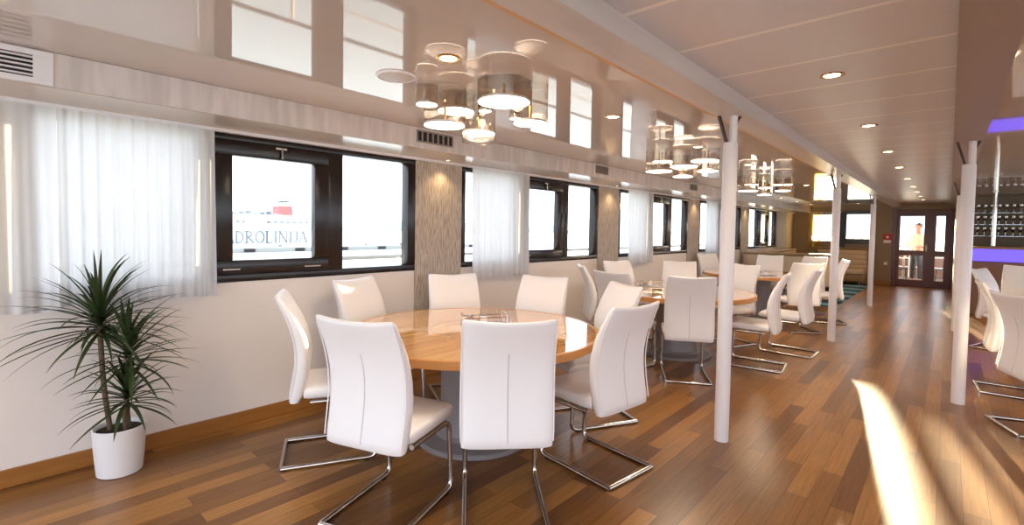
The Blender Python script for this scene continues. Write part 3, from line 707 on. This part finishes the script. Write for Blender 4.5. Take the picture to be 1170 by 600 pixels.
def skin_mesh(name, verts, edges, radii, m, parent, root=0, sub=2):
    me = bpy.data.meshes.new(name); me.from_pydata([Vector(v) for v in verts], edges, []); me.materials.append(m)
    o = bpy.data.objects.new(name, me); C.objects.link(o); o.parent = parent
    sk = o.modifiers.new('skin', 'SKIN'); sk.use_smooth_shade = True
    if not me.skin_vertices: me.skin_vertices.new()
    for i, r in enumerate(radii):
        sv = me.skin_vertices[0].data[i]; sv.radius = r if isinstance(r, tuple) else (r, r); sv.use_root = (i == root)
    s_ = o.modifiers.new('sub', 'SUBSURF'); s_.levels = sub; s_.render_levels = sub
    return o
def person():
    t = thing('person', 'dark-haired person in a white shirt standing outside behind the glass door', 'person', (-.70, 19.25, -.005), PI-.5)
    # faces local +y; heading turned towards the saloon
    V, E_, R_ = [], [], []
    def add(p, r, link=None):
        V.append(p); R_.append(r); i = len(V)-1
        if link is not None: E_.append((link, i))
        return i
    pel = add((0,0,.97), (.15,.11)); wa = add((0,.0,1.12), (.135,.10), pel); ch = add((0,.0,1.32), (.165,.115), wa); nb = add((0,-.01,1.49), (.075,.07), ch); nk = add((0,0,1.56), .055, nb)
    jaw = add((0,.02,1.63), (.066,.075), nk); hd = add((0,.01,1.71), (.078,.095), jaw); tp = add((0,0,1.78), (.065,.08), hd)
    hands = []
    for s_ in (-1, 1):
        hp = add((s_*.095,0,.90), .095, pel); kn = add((s_*.105,.02,.50), .058, hp); an = add((s_*.11,0,.09), .040, kn); ft = add((s_*.12,.06,.045), .04, an); add((s_*.13,.17,.035), .033, ft)
        sh_ = add((s_*.17,-.01,1.43), .066, ch); el = add((s_*.25,-.02,1.16), .045, sh_); wr = add((s_*.19,.20,1.10), .030, el); pa = add((s_*.165,.275,1.105), (.034,.02), wr)
        for j, (dx, L) in enumerate(((-.03,.075),(-.010,.085),(.010,.08),(.03,.065))):
            a = add((s_*.165+dx*.9,.315,1.105), .0095, pa); b = add((s_*.165+dx,.315+L*.45,1.098), .009, a); add((s_*.165+dx,.315+L*.75,1.072), .0075, b)
        a = add((s_*.165-s_*.035,.285,1.118), .011, pa); add((s_*.165-s_*.055,.325,1.115), .009, a)
    body = skin_mesh('body', V, E_, R_, M['skin'], t)
    # face features
    MB().sphere((0,.122,1.685), .014, .8, 1.2, 1.3, 10).build('nose', M['skin'], t, True)
    for s_ in (-1, 1):
        MB().sphere((s_*.03,.096,1.71), .010, 1.2, .6, .7, 10).build('eye', M['eye'], t, True)
        MB().sphere((s_*.078,.0,1.69), .022, .4, .8, 1.3, 10).build('ear', M['skin'], t, True)
    MB().sphere((0,.100,1.645), .018, 1.3, .4, .3, 10).build('mouth', mat('lips', (160,92,84), .5), t, True)
    hr = MB().sphere((0,-.012,1.745), .100, .92, 1.08, .88, 20)
    bmesh.ops.delete(hr.b, geom=[v for v in hr.b.verts if v.co.y > .03 and v.co.z < 1.755 or v.co.z < 1.66], context='VERTS')
    h_ = hr.build('hair', M['hair'], t, True); so = h_.modifiers.new('s', 'SOLIDIFY'); so.thickness = .012
    V, E_, R_ = [], [], []
    p0 = add((0,0,.95), (.165,.125)); p1 = add((0,0,1.12), (.155,.12), p0); p2 = add((0,0,1.33), (.18,.13), p1); add((0,-.01,1.475), (.095,.085), p2)
    for s_ in (-1, 1):
        a = add((s_*.175,-.01,1.43), .078, p2); b = add((s_*.252,-.02,1.16), .058, a); add((s_*.20,.17,1.105), .046, b)
    skin_mesh('shirt', V, E_, R_, M['shirt'], t)
    V, E_, R_ = [], [], []
    p0 = add((0,0,.99), (.158,.12))
    p1 = add((0,0,.93), (.162,.125), p0)
    for s_ in (-1, 1):
        a = add((s_*.097,0,.84), .10, p1); b = add((s_*.106,.02,.50), .075, a); add((s_*.11,0,.10), .066, b)
    skin_mesh('trousers', V, E_, R_, M['trousers'], t)
    for s_ in (-1, 1): MB().box(s_*.12-.045, s_*.12+.045, -.06, .20, 0, .085, .03, 3).build('shoe', M['trousers'], t, True)
    return t
person()

# ------------------------------------------------------------------ outside: sea, quay, ferry
struct(MB().box(-900, 300, -600, 900, -3.2, -3.0).build('ground_sea', M['sea']), 'pale calm sea outside the windows')
bk_ = MB().box(-5, 5, 21.74, 21.8, -.004, .93, .01).build('bulwark', mat('bulwark_brown', (112,84,74), .6)); tag(bk_, 'low brown bulwark at the edge of the after deck', 'bulwark')
rr = thing('ship_railing', 'thin white railing outside the left windows', 'railing', (-4.85, 0, 0))
MB().tube([(0,-4,1.10),(0,18,1.10)], .022, 8).build('top_rail', M['shipgrey'], rr, True); MB().tube([(0,-4,.80),(0,18,.80)], .016, 8).build('middle_rail', M['post'], rr, True)
for k in range(12): MB().tube([(0,-3.9+2*k,-.2),(0,-3.9+2*k,1.10)], .018, 8).build('stanchion', M['post'], rr, True)
struct(MB().box(-5.0, -3.87, -4, 18, -.3, -.2).build('floor_sidedeck', M['deck']), 'narrow side deck outside the left windows')
qy = thing('quay', 'low grey concrete quay in front of the white ferry', 'quay', (-84, 0, -3))
MB().box(-1.5, 2, -60, 90, 0, .75, .05).build('wall', M['concrete'], qy)
for k in range(10): MB().lathe([(0,.75),(.35,.75),(.3,1.0),(.42,1.15),(0,1.2)], 14, (1, 10+k*8)).build('bollard', M['shipgrey'], qy, True)
for k in range(9): MB().box(2.0, 2.3, 12+k*8, 13.6+k*8, .1, .6, .08).build('fender', M['dark'], qy)
X0 = -90
fe = thing('ferry', 'big white ferry with red funnel and hull lettering, outside the first window', 'ship', (X0, 0, -3))
out = [(0,0),(47.5,0),(50.5,3.2),(50.8,3.9),(-40,3.9),(-40,0)]
MB().prism(out, -14, 0, 0).build('hull', M['hull'], fe)
MB().box(-13, -.4, -38, 45, 3.9, 5.5).build('superstructure', M['hull'], fe)
MB().box(-12, -1.5, -36, 37.5, 5.5, 6.3).build('upper_deck', M['hull'], fe)
MB().box(.02, .10, -40, 50.6, 3.72, 3.80).build('rubbing_strake', M['shipgrey'], fe)
for k in range(7): MB().box(-.42, -.36, 34.6+k*1.15, 35.3+k*1.15, 4.75, 5.1).build('porthole', M['shipgrey'], fe)
for k in range(2): MB().box(-.42, -.36, 29.6+k*.9, 30.15+k*.9, 4.75, 5.1).build('porthole', M['shipgrey'], fe)
for k in range(7):
    o = MB().box(-2.2, -1.2, 29.4+k*1.15, 30.1+k*1.15, 6.3, 6.55+.18*(k % 3), .1).build('deck_gear', M['shipgrey'], fe)
fn = MB().prism([(37.7,6.3),(40.4,6.3),(40.2,8.0),(37.9,8.0)], -6, -3, 0).build('funnel', M['funnel'], fe)
MB().box(-6.02, -2.98, 37.85, 40.2, 8.0, 8.35).build('funnel_band', M['hull'], fn)
MB().prism([(37.9,8.75),(40.5,8.75),(38.9,9.05)], -6, -3, 0).build('funnel_cap', M['dark'], fn); MB().box(-5, -4.2, 38.6, 39.2, 8.3, 8.8).build('exhaust', M['hull'], fn)
def letter(ch, y, z, h, w_, m):
    t = .13*h; s_ = .055*h
    B = lambda a, b, c, d: m.box(.0, .06, y+a*w_, y+b*w_, z+c*h, z+d*h)
    tw = t/w_
    def serif(x, zz): B(x-tw*.9, x+tw*1.9, zz, zz+.05)
    def stroke(p, q, th):
        a = Vector((y+p[0]*w_, z+p[1]*h)); b = Vector((y+q[0]*w_, z+q[1]*h)); n_ = (b-a).orthogonal().normalized()*th/2
        m.prism([tuple(a+n_), tuple(b+n_), tuple(b-n_), tuple(a-n_)], 0, .06, 0)
    def arc(cx, cz, rx, rz, a0, a1, th, n_=14):
        P = [(cx+rx*math.cos(math.radians(a0+(a1-a0)*k/n_)), cz+rz*math.sin(math.radians(a0+(a1-a0)*k/n_))) for k in range(n_+1)]
        for p, q in zip(P, P[1:]): stroke(p, q, th)
    if ch == 'I': B(.5-tw/2, .5+tw/2, 0, 1); serif(.5-tw/2, 0); serif(.5-tw/2, .95)
    elif ch == 'L': B(.1, .1+tw, 0, 1); serif(.1, .95); serif(.1, 0); B(.1, .9, 0, .05); B(.84, .9, 0, .24)
    elif ch == 'J': B(.55, .55+tw, .15, 1); serif(.55, .95); arc(.36, .14, .22, .14, -160, 0, t*.6)
    elif ch == 'N': B(.08, .08+tw*.6, 0, 1); B(.86, .86+tw*.6, 0, 1); stroke((.1,1), (.9,0), t); serif(.06, 0); serif(.84, .95); serif(.04,.95)
    elif ch == 'A': stroke((.05,0), (.5,1), s_); stroke((.5,1), (.93,0), t); B(.25, .75, .32, .38); serif(.0, 0); serif(.9-tw*.5, 0)
    elif ch == 'O': arc(.5, .5, .42, .47, 0, 360, t*.75, 24)
    elif ch == 'D': B(.08, .08+tw, 0, 1); arc(.12, .5, .75, .48, -90, 90, t*.75)
    elif ch == 'R': B(.08, .08+tw, 0, 1); arc(.15, .74, .55, .24, -90, 90, t*.7); stroke((.35,.5), (.95,0), t); serif(.08, 0); serif(.02, .95)
y = 26.6
lw = {'J':1.05,'A':1.65,'D':1.6,'R':1.6,'O':1.75,'L':1.35,'I':.9,'N':1.75}
for ch in 'JADROLINIJA':
    m = MB(); letter(ch, y, 1.2, 2.1, lw[ch]*.92, m); m.build('hull_letter', M['letter'], fe); y += lw[ch]
hl = MB()
for k in range(14):
    hl.sphere((-420, 260+k*24, -3), 26, 1, 1.3, .28+.16*math.sin(k*1.7), 16)
struct(hl.build('ground_hills', M['hill'], None, True), 'hazy low coast across the water')

# ------------------------------------------------------------------ light
W = bpy.data.worlds.new('sky'); SC.world = W; W.use_nodes = True
bg = W.node_tree.nodes['Background']; bg.inputs[0].default_value = (.89, .97, 1.09, 1); bg.inputs[1].default_value = 2.2
S = bpy.data.lights.new('low_sun', 'SUN'); S.energy = 55; S.color = (1, .80, .50); S.angle = math.radians(.9)
so = bpy.data.objects.new('low_sun', S); C.objects.link(so)
so.rotation_euler = Vector((.174, -1., -.099)).to_track_quat('-Z', 'Y').to_euler()

# ------------------------------------------------------------------ camera
cam = bpy.data.cameras.new('camera'); co = bpy.data.objects.new('camera', cam); C.objects.link(co); SC.camera = co
cam.sensor_fit = 'HORIZONTAL'; cam.sensor_width = 36; cam.lens = 36*552.02/1170; cam.shift_y = -19.1/1170; cam.clip_end = 2000; cam.clip_start = .05
r_ = Vector((.74130299, .67097216, .01631659)); u_ = Vector((-.03591211, .01537713, .99923664)); f_ = Vector((-.67020906, .74132308, -.03549514))
mw = Matrix(((r_.x, u_.x, -f_.x, 0), (r_.y, u_.y, -f_.y, 0), (r_.z, u_.z, -f_.z, 1.45), (0, 0, 0, 1)))
co.matrix_world = mw
SC.view_settings.view_transform = 'Standard'; SC.view_settings.look = 'None'; SC.view_settings.gamma = 1; SC.view_settings.use_curve_mapping = False
SC.view_settings.exposure = 0.77
SC.cycles.max_bounces = 10; SC.cycles.diffuse_bounces = 5; SC.cycles.transparent_max_bounces = 24; SC.cycles.sample_clamp_indirect = 6; SC.cycles.caustics_reflective = False; SC.cycles.caustics_refractive = False
SC.cycles.use_denoising = True
